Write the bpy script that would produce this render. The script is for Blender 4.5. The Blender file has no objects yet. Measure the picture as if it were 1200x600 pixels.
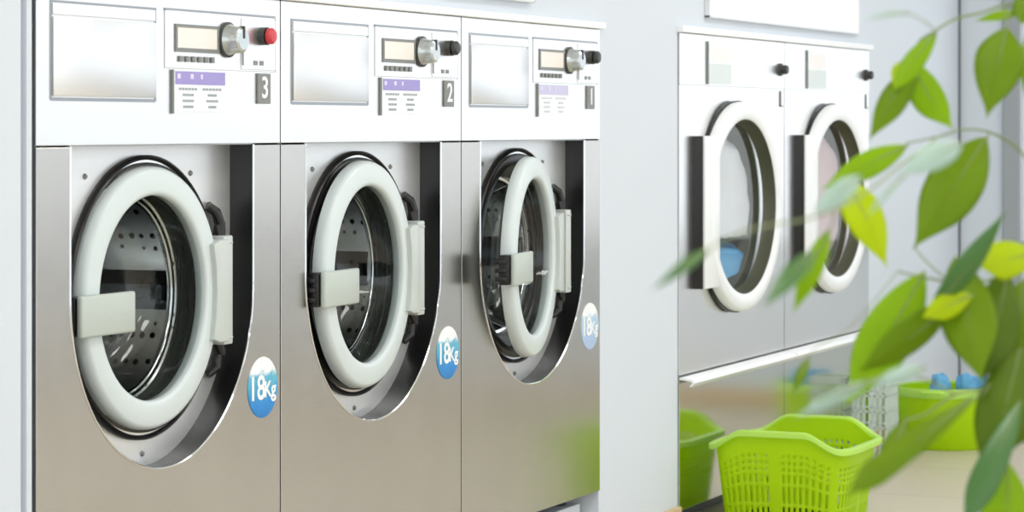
import bpy, bmesh, math, random
from mathutils import Vector, Matrix, noise
PI = math.pi
sc = bpy.context.scene
COL = sc.collection
rnd = random.Random(7)

# ------------------------------------------------------------------ camera
F = 3123.0
TH = math.radians(66.7)
ST, CT = math.sin(TH), math.cos(TH)
CAM_H, CAM_D, HORIZON = 1.02, 2.2864, 148.0
cam_d = bpy.data.cameras.new('camera')
cam = bpy.data.objects.new('camera', cam_d)
COL.objects.link(cam)
cam.location = (0, -CAM_D, CAM_H)
cam.rotation_euler = (PI / 2, 0, -TH)
cam_d.sensor_width = 36.0
cam_d.lens = F / 1200.0 * 36.0
cam_d.shift_y = (HORIZON - 300.0) / 1200.0
cam_d.clip_start = 0.05
cam_d.dof.use_dof = True
cam_d.dof.focus_distance = 5.1
cam_d.dof.aperture_fstop = 8.5
sc.camera = cam

def at(px, py, z):
    """point at a distance z in front of the camera, seen at a pixel of the 1200x600 photograph"""
    xc = (px - 600.0) * z / F
    return Vector((z * ST + xc * CT, -CAM_D + z * CT - xc * ST, CAM_H - (py - HORIZON) * z / F))

def on_wall(px, y=0.0):
    """distance along the wall where a pixel column meets the plane y"""
    h = CAM_D + y
    ratio = (600 + F * CT / ST - px) * ST / F
    return (h / ratio - CT * h) / ST

# ------------------------------------------------------------------ materials
def new_mat(name):
    m = bpy.data.materials.new(name)
    m.use_nodes = True
    return m, m.node_tree.nodes, m.node_tree.links, m.node_tree.nodes['Principled BSDF']

def rgb(r, g, b):
    def l(c):
        c /= 255.0
        return c / 12.92 if c <= 0.04045 else ((c + 0.055) / 1.055) ** 2.4
    return (l(r), l(g), l(b), 1.0)

def plain(name, col, rough=0.5, metal=0.0, bump=0.0, scale=40.0, var=0.0, spec=0.5, coat=0.0):
    m, n, L, p = new_mat(name)
    p.inputs['Roughness'].default_value = rough
    p.inputs['Metallic'].default_value = metal
    p.inputs['Specular IOR Level'].default_value = spec
    p.inputs['Coat Weight'].default_value = coat
    p.inputs['Base Color'].default_value = col
    tc = n.new('ShaderNodeTexCoord')
    nz = n.new('ShaderNodeTexNoise')
    nz.inputs['Scale'].default_value = scale
    nz.inputs['Detail'].default_value = 5
    L.new(tc.outputs['Object'], nz.inputs['Vector'])
    if var > 0:
        mx = n.new('ShaderNodeMix'); mx.data_type = 'RGBA'
        mx.inputs['A'].default_value = tuple(c * (1 - var) for c in col[:3]) + (1,)
        mx.inputs['B'].default_value = tuple(min(1, c * (1 + var)) for c in col[:3]) + (1,)
        L.new(nz.outputs['Fac'], mx.inputs['Factor'])
        L.new(mx.outputs['Result'], p.inputs['Base Color'])
    if bump > 0:
        b = n.new('ShaderNodeBump'); b.inputs['Strength'].default_value = bump
        b.inputs['Distance'].default_value = 0.002
        L.new(nz.outputs['Fac'], b.inputs['Height'])
        L.new(b.outputs['Normal'], p.inputs['Normal'])
    return m

def steel(name, col, rough, wear=0.08, stretch=(3, 3, 60)):
    """stainless sheet: fine grain, faint smears and scuffs"""
    m, n, L, p = new_mat(name)
    p.inputs['Metallic'].default_value = 1.0
    tc = n.new('ShaderNodeTexCoord')
    mp = n.new('ShaderNodeMapping'); mp.inputs['Scale'].default_value = stretch
    L.new(tc.outputs['Object'], mp.inputs['Vector'])
    fine = n.new('ShaderNodeTexNoise'); fine.inputs['Scale'].default_value = 12; fine.inputs['Detail'].default_value = 6
    L.new(mp.outputs['Vector'], fine.inputs['Vector'])
    big = n.new('ShaderNodeTexNoise'); big.inputs['Scale'].default_value = 6; big.inputs['Detail'].default_value = 7
    big.inputs['Roughness'].default_value = 0.65
    L.new(tc.outputs['Object'], big.inputs['Vector'])
    mx = n.new('ShaderNodeMix'); mx.data_type = 'RGBA'
    mx.inputs['A'].default_value = tuple(c * (1 - wear) for c in col[:3]) + (1,)
    mx.inputs['B'].default_value = tuple(min(1, c * (1 + wear)) for c in col[:3]) + (1,)
    L.new(big.outputs['Fac'], mx.inputs['Factor'])
    L.new(mx.outputs['Result'], p.inputs['Base Color'])
    mr = n.new('ShaderNodeMapRange')
    mr.inputs['From Min'].default_value = 0.3; mr.inputs['From Max'].default_value = 0.7
    mr.inputs['To Min'].default_value = rough * 0.93; mr.inputs['To Max'].default_value = rough * 1.07
    L.new(big.outputs['Fac'], mr.inputs['Value'])
    L.new(mr.outputs['Result'], p.inputs['Roughness'])
    b = n.new('ShaderNodeBump'); b.inputs['Strength'].default_value = 0.05; b.inputs['Distance'].default_value = 0.001
    L.new(fine.outputs['Fac'], b.inputs['Height']); L.new(b.outputs['Normal'], p.inputs['Normal'])
    return m

def glass_mat(name, tint, ior=1.5, refl=1.0):
    m = bpy.data.materials.new(name); m.use_nodes = True
    n, L = m.node_tree.nodes, m.node_tree.links
    n.clear()
    out = n.new('ShaderNodeOutputMaterial')
    mix = n.new('ShaderNodeMixShader')
    tr = n.new('ShaderNodeBsdfTransparent'); tr.inputs['Color'].default_value = tint
    gl = n.new('ShaderNodeBsdfGlossy'); gl.inputs['Roughness'].default_value = 0.03
    fr = n.new('ShaderNodeFresnel')
    geo = n.new('ShaderNodeNewGeometry'); ir = n.new('ShaderNodeMapRange')     # thin pane: same index from either side
    ir.inputs['To Min'].default_value = ior; ir.inputs['To Max'].default_value = 1.0 / ior
    L.new(geo.outputs['Backfacing'], ir.inputs['Value']); L.new(ir.outputs['Result'], fr.inputs['IOR'])
    mul = n.new('ShaderNodeMath'); mul.operation = 'MULTIPLY'; mul.inputs[1].default_value = refl
    L.new(fr.outputs['Fac'], mul.inputs[0])
    L.new(mul.outputs[0], mix.inputs['Fac'])
    L.new(tr.outputs[0], mix.inputs[1]); L.new(gl.outputs[0], mix.inputs[2])
    L.new(mix.outputs[0], out.inputs['Surface'])
    return m

def translucent(name, col, trans, rough=0.4, var=0.12, scale=14, amount=0.4, spec=0.5):
    m, n, L, p = new_mat(name)
    p.inputs['Roughness'].default_value = rough
    p.inputs['Specular IOR Level'].default_value = spec
    tc = n.new('ShaderNodeTexCoord'); nz = n.new('ShaderNodeTexNoise'); nz.inputs['Scale'].default_value = scale
    nz.inputs['Detail'].default_value = 3
    L.new(tc.outputs['Object'], nz.inputs['Vector'])
    mx = n.new('ShaderNodeMix'); mx.data_type = 'RGBA'
    mx.inputs['A'].default_value = tuple(c * (1 - var) for c in col[:3]) + (1,)
    mx.inputs['B'].default_value = tuple(min(1, c * (1 + var)) for c in col[:3]) + (1,)
    L.new(nz.outputs['Fac'], mx.inputs['Factor']); L.new(mx.outputs['Result'], p.inputs['Base Color'])
    t = n.new('ShaderNodeBsdfTranslucent'); t.inputs['Color'].default_value = trans
    ms = n.new('ShaderNodeMixShader'); ms.inputs['Fac'].default_value = amount
    out = n['Material Output']
    L.new(p.outputs[0], ms.inputs[1]); L.new(t.outputs[0], ms.inputs[2]); L.new(ms.outputs[0], out.inputs['Surface'])
    return m

def emit(name, col, s):
    m, n, L, p = new_mat(name)
    p.inputs['Base Color'].default_value = col
    p.inputs['Emission Color'].default_value = col
    p.inputs['Emission Strength'].default_value = s
    return m

def drum_mat():
    m, n, L, p = new_mat('perforated_drum_steel')
    p.inputs['Metallic'].default_value = 1.0
    p.inputs['Roughness'].default_value = 0.2
    tc = n.new('ShaderNodeTexCoord')
    vo = n.new('ShaderNodeTexVoronoi'); vo.inputs['Scale'].default_value = 45; vo.inputs['Randomness'].default_value = 0.15
    L.new(tc.outputs['Object'], vo.inputs['Vector'])
    r = n.new('ShaderNodeValToRGB')
    r.color_ramp.elements[0].position = 0.2; r.color_ramp.elements[0].color = (0.02, 0.02, 0.02, 1)
    r.color_ramp.elements[1].position = 0.3; r.color_ramp.elements[1].color = (0.8, 0.82, 0.83, 1)
    L.new(vo.outputs['Distance'], r.inputs['Fac']); L.new(r.outputs['Color'], p.inputs['Base Color'])
    return m

def floor_mat():
    m, n, L, p = new_mat('beige_floor')
    tc = n.new('ShaderNodeTexCoord')
    br = n.new('ShaderNodeTexBrick'); br.offset = 0.0
    br.inputs['Scale'].default_value = 1.0; br.inputs['Brick Width'].default_value = 0.6; br.inputs['Row Height'].default_value = 0.6
    br.inputs['Mortar Size'].default_value = 0.004
    br.inputs['Color1'].default_value = rgb(206, 194, 172); br.inputs['Color2'].default_value = rgb(200, 188, 166)
    br.inputs['Mortar'].default_value = rgb(175, 163, 144)
    L.new(tc.outputs['Object'], br.inputs['Vector']); L.new(br.outputs['Color'], p.inputs['Base Color'])
    p.inputs['Roughness'].default_value = 0.35
    return m

M = dict(
    steel=steel('stainless_steel', (0.57, 0.548, 0.515, 1), 0.22, 0.10),
    steel_top=steel('stainless_steel_lit', (0.87, 0.865, 0.855, 1), 0.30, 0.03),  # lighter base colour stands in for the bright reflections on upper panels
    recess=plain('satin_recess_steel', (0.86, 0.87, 0.87, 1), 0.36, 0.75, var=0.03),
    steel_pol=steel('polished_stainless', (0.66, 0.67, 0.60, 1), 0.11, 0.05),
    steel_dry=steel('satin_stainless', (0.88, 0.875, 0.87, 1), 0.25, 0.03),
    chrome=plain('chrome', (0.8, 0.82, 0.83, 1), 0.09, 1.0),
    dark_steel=plain('dark_grey_steel', (0.35, 0.36, 0.37, 1), 0.3, 1.0),  # one even dark grey steel
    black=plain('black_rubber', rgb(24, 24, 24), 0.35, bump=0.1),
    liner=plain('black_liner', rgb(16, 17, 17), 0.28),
    bellows=plain('grey_bellows_rubber', rgb(84, 88, 82), 0.3),
    ring=plain('pale_grey_door_enamel', rgb(212, 222, 222), 0.35, bump=0.05),
    handle=plain('grey_green_handle_plastic', rgb(188, 197, 190), 0.42, bump=0.15, scale=200),
    hinge=plain('hinge_grey_paint', rgb(196, 203, 199), 0.4),
    drum=drum_mat(),
    glass=glass_mat('door_glass', (0.84, 0.87, 0.86, 1), 1.6, 1.0),
    dglass=glass_mat('dryer_glass', (0.93, 0.95, 0.96, 1), 1.6, 1.0),
    wglass=glass_mat('window_glass', (0.97, 0.98, 0.99, 1), 1.3, 0.5),
    wall=plain('cool_grey_wall_paint', rgb(214, 221, 229), 0.7, bump=0.06, scale=120, var=0.012),
    white=plain('white_paint', rgb(244, 246, 247), 0.45, var=0.01),
    ceil=plain('ceiling_white', rgb(240, 241, 241), 0.9, var=0.01),
    floor=floor_mat(),
    base=plain('tan_baseboard', rgb(214, 188, 150), 0.5, var=0.05),
    board=plain('white_board', rgb(253, 254, 254), 0.3, var=0.003),
    paper=plain('notice_paper', rgb(241, 246, 247), 0.4, var=0.01),
    purple=plain('purple_print', rgb(158, 146, 208), 0.4, var=0.06, scale=90),
    ink=plain('grey_ink', rgb(158, 166, 170), 0.6),
    lilac=plain('lilac_ink', rgb(222, 216, 240), 0.6),
    screen=plain('beige_display', rgb(244, 236, 228), 0.4, var=0.01),
    bezel=plain('grey_bezel', rgb(128, 130, 128), 0.4),
    dial=plain('dial_silver', rgb(200, 206, 206), 0.22, 0.85),
    darkp=plain('dark_plastic', rgb(52, 54, 52), 0.4),
    red=plain('red_plastic', rgb(206, 60, 66), 0.35),
    plate=plain('number_plate_grey', rgb(132, 134, 132), 0.5),
    letter=plain('white_letter', rgb(250, 252, 252), 0.4),
    lime=translucent('lime_plastic', rgb(200, 234, 0), rgb(222, 248, 0), 0.35, 0.05, 6, 0.45),
    limerim=translucent('lime_rim_plastic', rgb(216, 248, 128), rgb(226, 252, 140), 0.3, 0.03, 6, 0.45),
    pale=translucent('clear_white_plastic', rgb(238, 246, 242), rgb(240, 248, 244), 0.35, 0.03, 6, 0.5),
    sheet=translucent('white_linen', rgb(248, 249, 252), rgb(225, 230, 238), 0.8, 0.05, 25, 0.25, 0.2),
    blue=translucent('blue_cloth', rgb(120, 188, 232), rgb(140, 200, 240), 0.8, 0.12, 25, 0.2, 0.2),
    pink=translucent('pink_linen', rgb(240, 214, 214), rgb(240, 214, 214), 0.8, 0.06, 25, 0.25, 0.2),
    light=emit('lamp_panel', (1, 0.99, 0.97, 1), 7.5),
    pot=plain('terracotta', rgb(176, 104, 72), 0.8, var=0.1),
    soil=plain('soil', rgb(58, 42, 30), 0.95, bump=0.8, var=0.3),
    bark=plain('plant_bark', rgb(120, 116, 72), 0.8, bump=0.4, var=0.2),
    stem=translucent('green_stem', rgb(136, 150, 96), rgb(150, 170, 80), 0.5, 0.1, 30, 0.2),
    leaf=translucent('leaf_mid_green', rgb(146, 182, 2), rgb(190, 224, 0), 0.5, 0.14, 22, 0.5, 0.3),
    leafd=translucent('leaf_deep_green', rgb(120, 150, 0), rgb(156, 190, 0), 0.5, 0.16, 22, 0.45, 0.3),
    leafs=translucent('leaf_shaded_green', rgb(92, 120, 0), rgb(120, 152, 0), 0.5, 0.2, 22, 0.35, 0.3),  # darker green paints the shade inside the dense foliage
    leafy=translucent('leaf_young_yellow_green', rgb(190, 210, 0), rgb(220, 234, 0), 0.5, 0.12, 22, 0.5, 0.3),
    leafb=translucent('leaf_blue_green', rgb(84, 132, 62), rgb(104, 160, 70), 0.3, 0.15, 22, 0.35, 0.7),
    leafp=translucent('leaf_pale_glare', rgb(180, 206, 192), rgb(200, 222, 208), 0.3, 0.08, 22, 0.4, 0.7),  # glare on the blurred near leaves, put into a pale colour
)

def sticker_mat(fade):
    """round blue weight sticker: white top, blue water below"""
    m, n, L, p = new_mat('weight_sticker_print')
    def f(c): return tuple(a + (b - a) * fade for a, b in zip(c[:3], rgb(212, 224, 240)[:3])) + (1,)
    tc = n.new('ShaderNodeTexCoord'); sp = n.new('ShaderNodeSeparateXYZ')
    L.new(tc.outputs['Object'], sp.inputs['Vector'])
    nz = n.new('ShaderNodeTexNoise'); nz.inputs['Scale'].default_value = 45; nz.inputs['Detail'].default_value = 2
    L.new(tc.outputs['Object'], nz.inputs['Vector'])
    ad = n.new('ShaderNodeMath'); ad.operation = 'MULTIPLY_ADD'
    L.new(nz.outputs['Fac'], ad.inputs[0]); ad.inputs[1].default_value = 0.03; L.new(sp.outputs['Z'], ad.inputs[2])
    mr = n.new('ShaderNodeMapRange'); mr.inputs['From Min'].default_value = -0.04; mr.inputs['From Max'].default_value = 0.07
    L.new(ad.outputs[0], mr.inputs['Value'])
    r = n.new('ShaderNodeValToRGB'); e = r.color_ramp.elements
    e[0].position = 0.0; e[0].color = f(rgb(24, 120, 190))
    e[1].position = 1.0; e[1].color = rgb(248, 250, 252)
    for pos, c in ((0.25, f(rgb(30, 140, 214))), (0.45, f(rgb(60, 160, 206))), (0.68, f(rgb(96, 184, 212))), (0.76, rgb(248, 250, 252))):
        x = r.color_ramp.elements.new(pos); x.color = c
    L.new(mr.outputs['Result'], r.inputs['Fac']); L.new(r.outputs['Color'], p.inputs['Base Color'])
    p.inputs['Roughness'].default_value = 0.35
    return m
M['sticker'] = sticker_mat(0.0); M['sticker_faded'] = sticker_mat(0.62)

# ------------------------------------------------------------------ mesh helpers
def link(name, bm, mat, parent=None, smooth=False, loc=None, angle=0.6):
    bmesh.ops.recalc_face_normals(bm, faces=bm.faces[:])
    me = bpy.data.meshes.new(name); bm.to_mesh(me); bm.free()
    o = bpy.data.objects.new(name, me); COL.objects.link(o)
    me.materials.append(mat)
    if smooth:
        me.shade_smooth()
        me.set_sharp_from_angle(angle=angle)
    if parent: o.parent = parent
    if loc is not None: o.location = loc
    return o

def tag(o, label=None, cat=None, group=None, kind=None):
    if label: o['label'] = label
    if cat: o['category'] = cat
    if group: o['group'] = group
    if kind: o['kind'] = kind
    return o

def empty(name, loc, label, cat, group=None, rz=0.0):
    o = bpy.data.objects.new(name, None); COL.objects.link(o)
    o.location = loc; o.rotation_euler = (0, 0, rz); o.empty_display_size = 0.1
    return tag(o, label, cat, group)

def box(bm, x0, x1, y0, y1, z0, z1, bev=0.0, seg=2):
    t = bmesh.new()
    bmesh.ops.create_cube(t, size=1.0)
    for v in t.verts:
        v.co = Vector((x0 + (v.co.x + .5) * (x1 - x0), y0 + (v.co.y + .5) * (y1 - y0), z0 + (v.co.z + .5) * (z1 - z0)))
    if bev > 0:
        bmesh.ops.bevel(t, geom=t.edges[:], offset=bev, segments=seg, profile=0.5, affect='EDGES')
    merge(bm, t)
    return bm

def merge(bm, t):
    me = bpy.data.meshes.new('tmp'); t.to_mesh(me); t.free(); bm.from_mesh(me); bpy.data.meshes.remove(me)

def B(*a, bev=0.0, seg=2):
    bm = bmesh.new(); box(bm, *a, bev=bev, seg=seg); return bm

def lathe(bm, prof, n=72, axis='Y', c=(0, 0, 0), a0=0.0, a1=2 * PI):
    """prof: list of (radius, depth) turned about the Y axis through c; closed if full turn"""
    full = abs(a1 - a0 - 2 * PI) < 1e-6
    rings = []
    cnt = n if full else n + 1
    for i in range(cnt):
        a = a0 + (a1 - a0) * i / n
        row = []
        for r, d in prof:
            if axis == 'Y': co = (c[0] + r * math.cos(a), c[1] + d, c[2] + r * math.sin(a))
            else: co = (c[0] + r * math.cos(a), c[1] + r * math.sin(a), c[2] + d)
            row.append(bm.verts.new(co))
        rings.append(row)
    for i in range(n if full else n):
        A, Bq = rings[i], rings[(i + 1) % cnt]
        if not full and i == n: break
        for j in range(len(prof) - 1):
            bm.faces.new((A[j], A[j + 1], Bq[j + 1], Bq[j]))
    bmesh.ops.remove_doubles(bm, verts=bm.verts[:], dist=1e-6)
    return bm

def tube(bm, pts, r0, r1=None, n=8, cap=True):
    r1 = r0 if r1 is None else r1
    pts = [Vector(p) for p in pts]
    rings = []
    up = Vector((0.3, 0.2, 1)).normalized()
    for i, p in enumerate(pts):
        d = (pts[min(i + 1, len(pts) - 1)] - pts[max(i - 1, 0)]).normalized()
        u = d.cross(up)
        if u.length < 0.05: u = d.cross(Vector((1, 0, 0)))
        u.normalize(); v = d.cross(u)
        r = r0 + (r1 - r0) * i / max(1, len(pts) - 1)
        rings.append([bm.verts.new(p + (u * math.cos(2 * PI * k / n) + v * math.sin(2 * PI * k / n)) * r) for k in range(n)])
    for A, Bq in zip(rings, rings[1:]):
        for k in range(n): bm.faces.new((A[k], A[(k + 1) % n], Bq[(k + 1) % n], Bq[k]))
    if cap:
        bm.faces.new(rings[0][::-1]); bm.faces.new(rings[-1])
    return bm

def poly_extrude(bm, outline, y0, y1, bev=0.0):
    """outline: (x, z) list, extruded from y0 (front) to y1"""
    t = bmesh.new()
    vs = [t.verts.new((x, y0, z)) for x, z in outline]
    f = t.faces.new(vs)
    r = bmesh.ops.extrude_face_region(t, geom=[f])
    nv = [e for e in r['geom'] if isinstance(e, bmesh.types.BMVert)]
    bmesh.ops.translate(t, verts=nv, vec=(0, y1 - y0, 0))
    bmesh.ops.recalc_face_normals(t, faces=t.faces[:])
    if bev > 0:
        ed = [e for e in t.edges if all(abs(v.co.y - y0) < 1e-6 for v in e.verts)]
        bmesh.ops.bevel(t, geom=ed, offset=bev, segments=2, profile=0.5, affect='EDGES')
    merge(bm, t)
    return bm

def plate_with_hole(bm, x0, x1, z0, z1, cx, cz, r, y0, y1, n=64):
    """rectangle with a round hole, with thickness"""
    t = bmesh.new()
    inner, outer = [], []
    angs = sorted([2 * PI * i / n for i in range(n)] + [math.atan2(zz - cz, xx - cx) % (2 * PI) for xx in (x0, x1) for zz in (z0, z1)])
    n = len(angs)
    for a in angs:
        dx, dz = math.cos(a), math.sin(a)
        k = min(((x1 - cx) / dx if dx > 1e-9 else (x0 - cx) / dx if dx < -1e-9 else 1e9),
                ((z1 - cz) / dz if dz > 1e-9 else (z0 - cz) / dz if dz < -1e-9 else 1e9))
        inner.append((cx + r * dx, cz + r * dz)); outer.append((cx + k * dx, cz + k * dz))
    iv = [t.verts.new((x, y0, z)) for x, z in inner]; ov = [t.verts.new((x, y0, z)) for x, z in outer]
    ib = [t.verts.new((x, y1, z)) for x, z in inner]; ob = [t.verts.new((x, y1, z)) for x, z in outer]
    for i in range(n):
        j = (i + 1) % n
        t.faces.new((iv[i], iv[j], ov[j], ov[i])); t.faces.new((ib[i], ob[i], ob[j], ib[j]))
        t.faces.new((iv[i], ib[i], ib[j], iv[j])); t.faces.new((ov[i], ov[j], ob[j], ob[i]))
    merge(bm, t)
    return bm

def text(name, body, size, loc, mat, parent, depth=0.0006, bold=0.0):
    c = bpy.data.curves.new(name, 'FONT'); c.body = body; c.size = size
    c.align_x = 'CENTER'; c.align_y = 'CENTER'; c.extrude = depth; c.offset = bold
    tmp = bpy.data.objects.new(name + '_curve', c); COL.objects.link(tmp)
    dg = bpy.context.evaluated_depsgraph_get(); dg.update()
    me = bpy.data.meshes.new_from_object(tmp.evaluated_get(dg))
    bpy.data.objects.remove(tmp, do_unlink=True)
    o = bpy.data.objects.new(name, me); COL.objects.link(o)
    me.materials.clear(); me.materials.append(mat)
    o.rotation_euler = (PI / 2, 0, 0); o.location = loc; o.parent = parent
    return o

def S(name, bm, mat, smooth=False):
    return tag(link(name, bm, mat, None, smooth), kind='structure')

# ------------------------------------------------------------------ the room
W = 0.79                      # washer width
WX = [3.463 + W * i for i in range(3)]
WEND = WX[0] + 3 * W
DW = 0.884                    # dryer width
DX = [6.382, 6.382 + DW]
DEND = DX[0] + 2 * DW
END = 9.34                    # end wall
CEIL = 2.75
TOPW = CAM_H + 0.241
TOPD = CAM_H + 0.256
BASEW = CAM_H - 0.886
NEAR = -1.5
S('floor', B(NEAR, END + 0.1, -6.0, 1.2, -0.08, 0.0), M['floor'])
S('ceiling', B(NEAR, END + 0.1, -6.0, 1.2, CEIL, CEIL + 0.1), M['ceil'])
w = bmesh.new()
box(w, NEAR, on_wall(27), 0.004, 0.12, 0, CEIL)
box(w, on_wall(27), on_wall(36), 0.020, 0.12, 0, TOPW - 0.002)
box(w, on_wall(27), WEND, 0.004, 0.12, TOPW, CEIL)
box(w, WEND, DX[0], 0.004, 0.12, 0, CEIL)
box(w, DX[0], DEND, 0.004, 0.12, TOPD, CEIL)
box(w, DEND, END, 0.004, 0.12, 0, CEIL)
S('wall_back', w, M['wall'])
S('wall_light_stop', B(NEAR, END, 1.1, 1.2, 0, CEIL), M['dark_steel'])  # unseen back panel added to stop light leaking through machine gaps
S('trim_1', B(on_wall(31.5), on_wall(37.5), 0.0, 0.018, 0, TOPW - 0.002, bev=0.001), M['wall'])
S('trim_2', B(3.400, WEND + 0.005, -0.014, 0.05, TOPW - 0.013, TOPW + 0.002, bev=0.002), M['white'])
S('trim_3', B(DX[0] - 0.006, DEND + 0.006, -0.014, 0.05, TOPD - 0.017, TOPD, bev=0.002), M['white'])
S('trim_4', B(WX[0] - 0.01, WEND - 0.015, 0.045, 0.95, 0, BASEW - 0.001, bev=0.002), M['wall'])
b = bmesh.new()
box(b, WEND + 0.001, DX[0] - 0.012, -0.012, 0.003, 0, 0.057, bev=0.002)
box(b, DEND + 0.01, END - 0.001, -0.012, 0.003, 0, 0.057, bev=0.002)
box(b, NEAR, 3.39, -0.012, 0.003, 0, 0.057, bev=0.002)
S('baseboard_back', b, M['base'])
# end wall; shop window's unseen width and low sill added to brighten the steel
WY0, WY1, WZ0, WZ1 = -5.2, -0.205, 0.60, 2.55
w = bmesh.new()
box(w, END, END + 0.12, WY1, 0.12, 0, CEIL)
box(w, END, END + 0.12, -6.0, WY0, 0, CEIL)
box(w, END, END + 0.12, WY0, WY1, 0, WZ0)
box(w, END, END + 0.12, WY0, WY1, WZ1, CEIL)
S('wall_end', w, M['wall'])
w = bmesh.new()
box(w, END - 0.02, END + 0.05, WY1 - 0.015, WY1 + 0.05, 0.0, WZ1 + 0.05, bev=0.006)
box(w, END - 0.02, END + 0.05, WY0 - 0.05, WY0 + 0.015, WZ0 - 0.05, WZ1 + 0.05, bev=0.006)
box(w, END - 0.02, END + 0.05, WY0, WY1, WZ0 - 0.04, WZ0 + 0.015, bev=0.006)
box(w, END - 0.02, END + 0.05, WY0, WY1, WZ1 - 0.015, WZ1 + 0.05, bev=0.006)
for yy in (-3.6, -1.9):
    box(w, END - 0.01, END + 0.05, yy - 0.02, yy + 0.02, WZ0, WZ1, bev=0.004)
win = S('window_1', w, plain('window_frame_grey', rgb(158, 162, 166), 0.4))
link('window_pane', B(END + 0.02, END + 0.028, WY0, WY1, WZ0, WZ1), M['wglass'], win)
S('baseboard_end', B(END - 0.012, END, -6.0, -0.02, 0, 0.057, bev=0.002), M['base'])
# vertical joint line of the panelling beyond the dryers
for k, (x, y) in enumerate(((1.6, -1.5), (4.2, -1.5), (6.8, -1.5), (1.6, -3.9), (4.2, -3.9), (6.8, -3.9))):
    t = empty('ceiling_light', (x, y, CEIL), 'flat white ceiling light panel above the laundry floor', 'ceiling light', 'ceiling light panels')
    link('light_frame', B(-0.62, 0.62, -0.32, 0.32, -0.03, -0.001, bev=0.004), M['white'], t)
    link('light_diffuser', B(-0.59, 0.59, -0.29, 0.29, -0.034, -0.0305), M['light'], t)

# ------------------------------------------------------------------ washers
def Z(dz): return dz + 0.886         # local height of something dz above (below) eye level
CX, CZ, RD = 0.390, Z(-0.286), 0.221     # drum axis in the machine
RY = 0.048                          # recess depth

def notice(parent, x0, x1, z0, z1, faded):
    n = link('price_notice', B(x0, x1, -0.0035, -0.0022, z0, z1), M['paper'], parent)
    n['label'] = 'white price notice with purple heading'
    wd, ht = x1 - x0, z1 - z0
    hb = B(x0 + wd * 0.02, x1 - wd * 0.01, -0.0042, -0.0034, z1 - ht * 0.34, z1 - ht * 0.02)
    link('notice_heading', hb, M['purple'] if not faded else M['purple_faded'], n)
    for cx, rows in ((0.27, (0.36, 0.22, 0.22, 0.20)), (0.74, (0.38, 0.18, 0.24, 0.16))):
        t = bmesh.new()
        for k, wdt in enumerate(rows):
            zc = z1 - ht * (0.45 + 0.145 * k)
            for j in range(6):
                a = x0 + wd * (cx - wdt / 2 + wdt * j / 6)
                box(t, a, a + wd * wdt / 6 * 0.72, -0.0042, -0.0034, zc - ht * 0.03, zc + ht * 0.03)
        link('notice_print', t, M['ink_f'] if faded else M['ink'], n)
    t = bmesh.new()
    for a, c in ((0.05, 0.11), (0.50, 0.54), (0.30, 0.36)):
        box(t, x0 + wd * a, x0 + wd * c, -0.0048, -0.004, z1 - ht * 0.2, z1 - ht * 0.08)
    link('heading_marks', t, M['lilac'], n)

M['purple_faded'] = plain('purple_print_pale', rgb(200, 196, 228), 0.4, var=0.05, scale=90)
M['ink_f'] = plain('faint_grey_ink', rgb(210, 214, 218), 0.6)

def make_door(parent, swing, shift=(0, 0)):
    """door: origin on the hinge line at the right; opens towards the room"""
    hx = CX + RD + 0.008
    ring = bmesh.new()
    prof = [(0.171, 0.012), (0.171, 0.005), (0.1735, 0.002), (0.1765, 0.0003), (0.180, 0.0), (0.210, 0.0), (0.2155, 0.003), (0.219, 0.010),
            (0.220, 0.024), (0.217, 0.028), (0.178, 0.028), (0.172, 0.024), (0.171, 0.012)]
    lathe(ring, prof, 96, c=(CX - hx, 0, 0))
    d = link('door', ring, M['ring'], parent, True, (hx - 0.010 + shift[0], 0.014 + shift[1], CZ), 0.9)
    d.rotation_euler = (0, 0, swing)
    g = bmesh.new()
    gp = [(0.171, 0.012), (0.168, 0.030), (0.160, 0.055), (0.150, 0.085), (0.142, 0.105), (0.130, 0.118), (0.10, 0.126), (0.05, 0.130), (0.0001, 0.131)]
    lathe(g, gp, 96, c=(CX - hx, 0, 0))
    link('door_glass', g, M['glass'], d, True, angle=1.2)
    # inner black seal ring behind the door
    s = bmesh.new()
    lathe(s, [(0.186, 0.028), (0.188, 0.038), (0.178, 0.042), (0.172, 0.038), (0.170, 0.027), (0.186, 0.028)], 96, c=(CX - hx, 0, 0))
    link('door_seal', s, M['darkp'], d, True)
    left = CX - hx - 0.221
    h = B(left - 0.026, left + 0.136, -0.013, -0.0012, -0.050, 0.017, bev=0.004)
    link('handle', h, M['handle'], d, True, angle=0.9)
    k = bmesh.new()
    box(k, left - 0.030, left + 0.004, 0.0, 0.022, -0.048, 0.015, bev=0.002)
    for zz in (-0.040, -0.022, -0.004):
        box(k, left - 0.036, left - 0.028, 0.004, 0.030, zz, zz + 0.010, bev=0.002)
    link('latch', k, M['black'], d, True)
    # hinge arm over the right edge of the ring
    a = bmesh.new()
    out = [(-0.052, 0.082), (-0.030, 0.089), (0.004, 0.089), (0.004, -0.089), (-0.030, -0.089), (-0.052, -0.082), (-0.044, -0.045), (-0.040, 0.0), (-0.044, 0.045)]
    poly_extrude(a, out, -0.010, 0.012, 0.003)
    link('hinge_arm', a, M['hinge'], d, True, angle=0.7)
    return d

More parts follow.
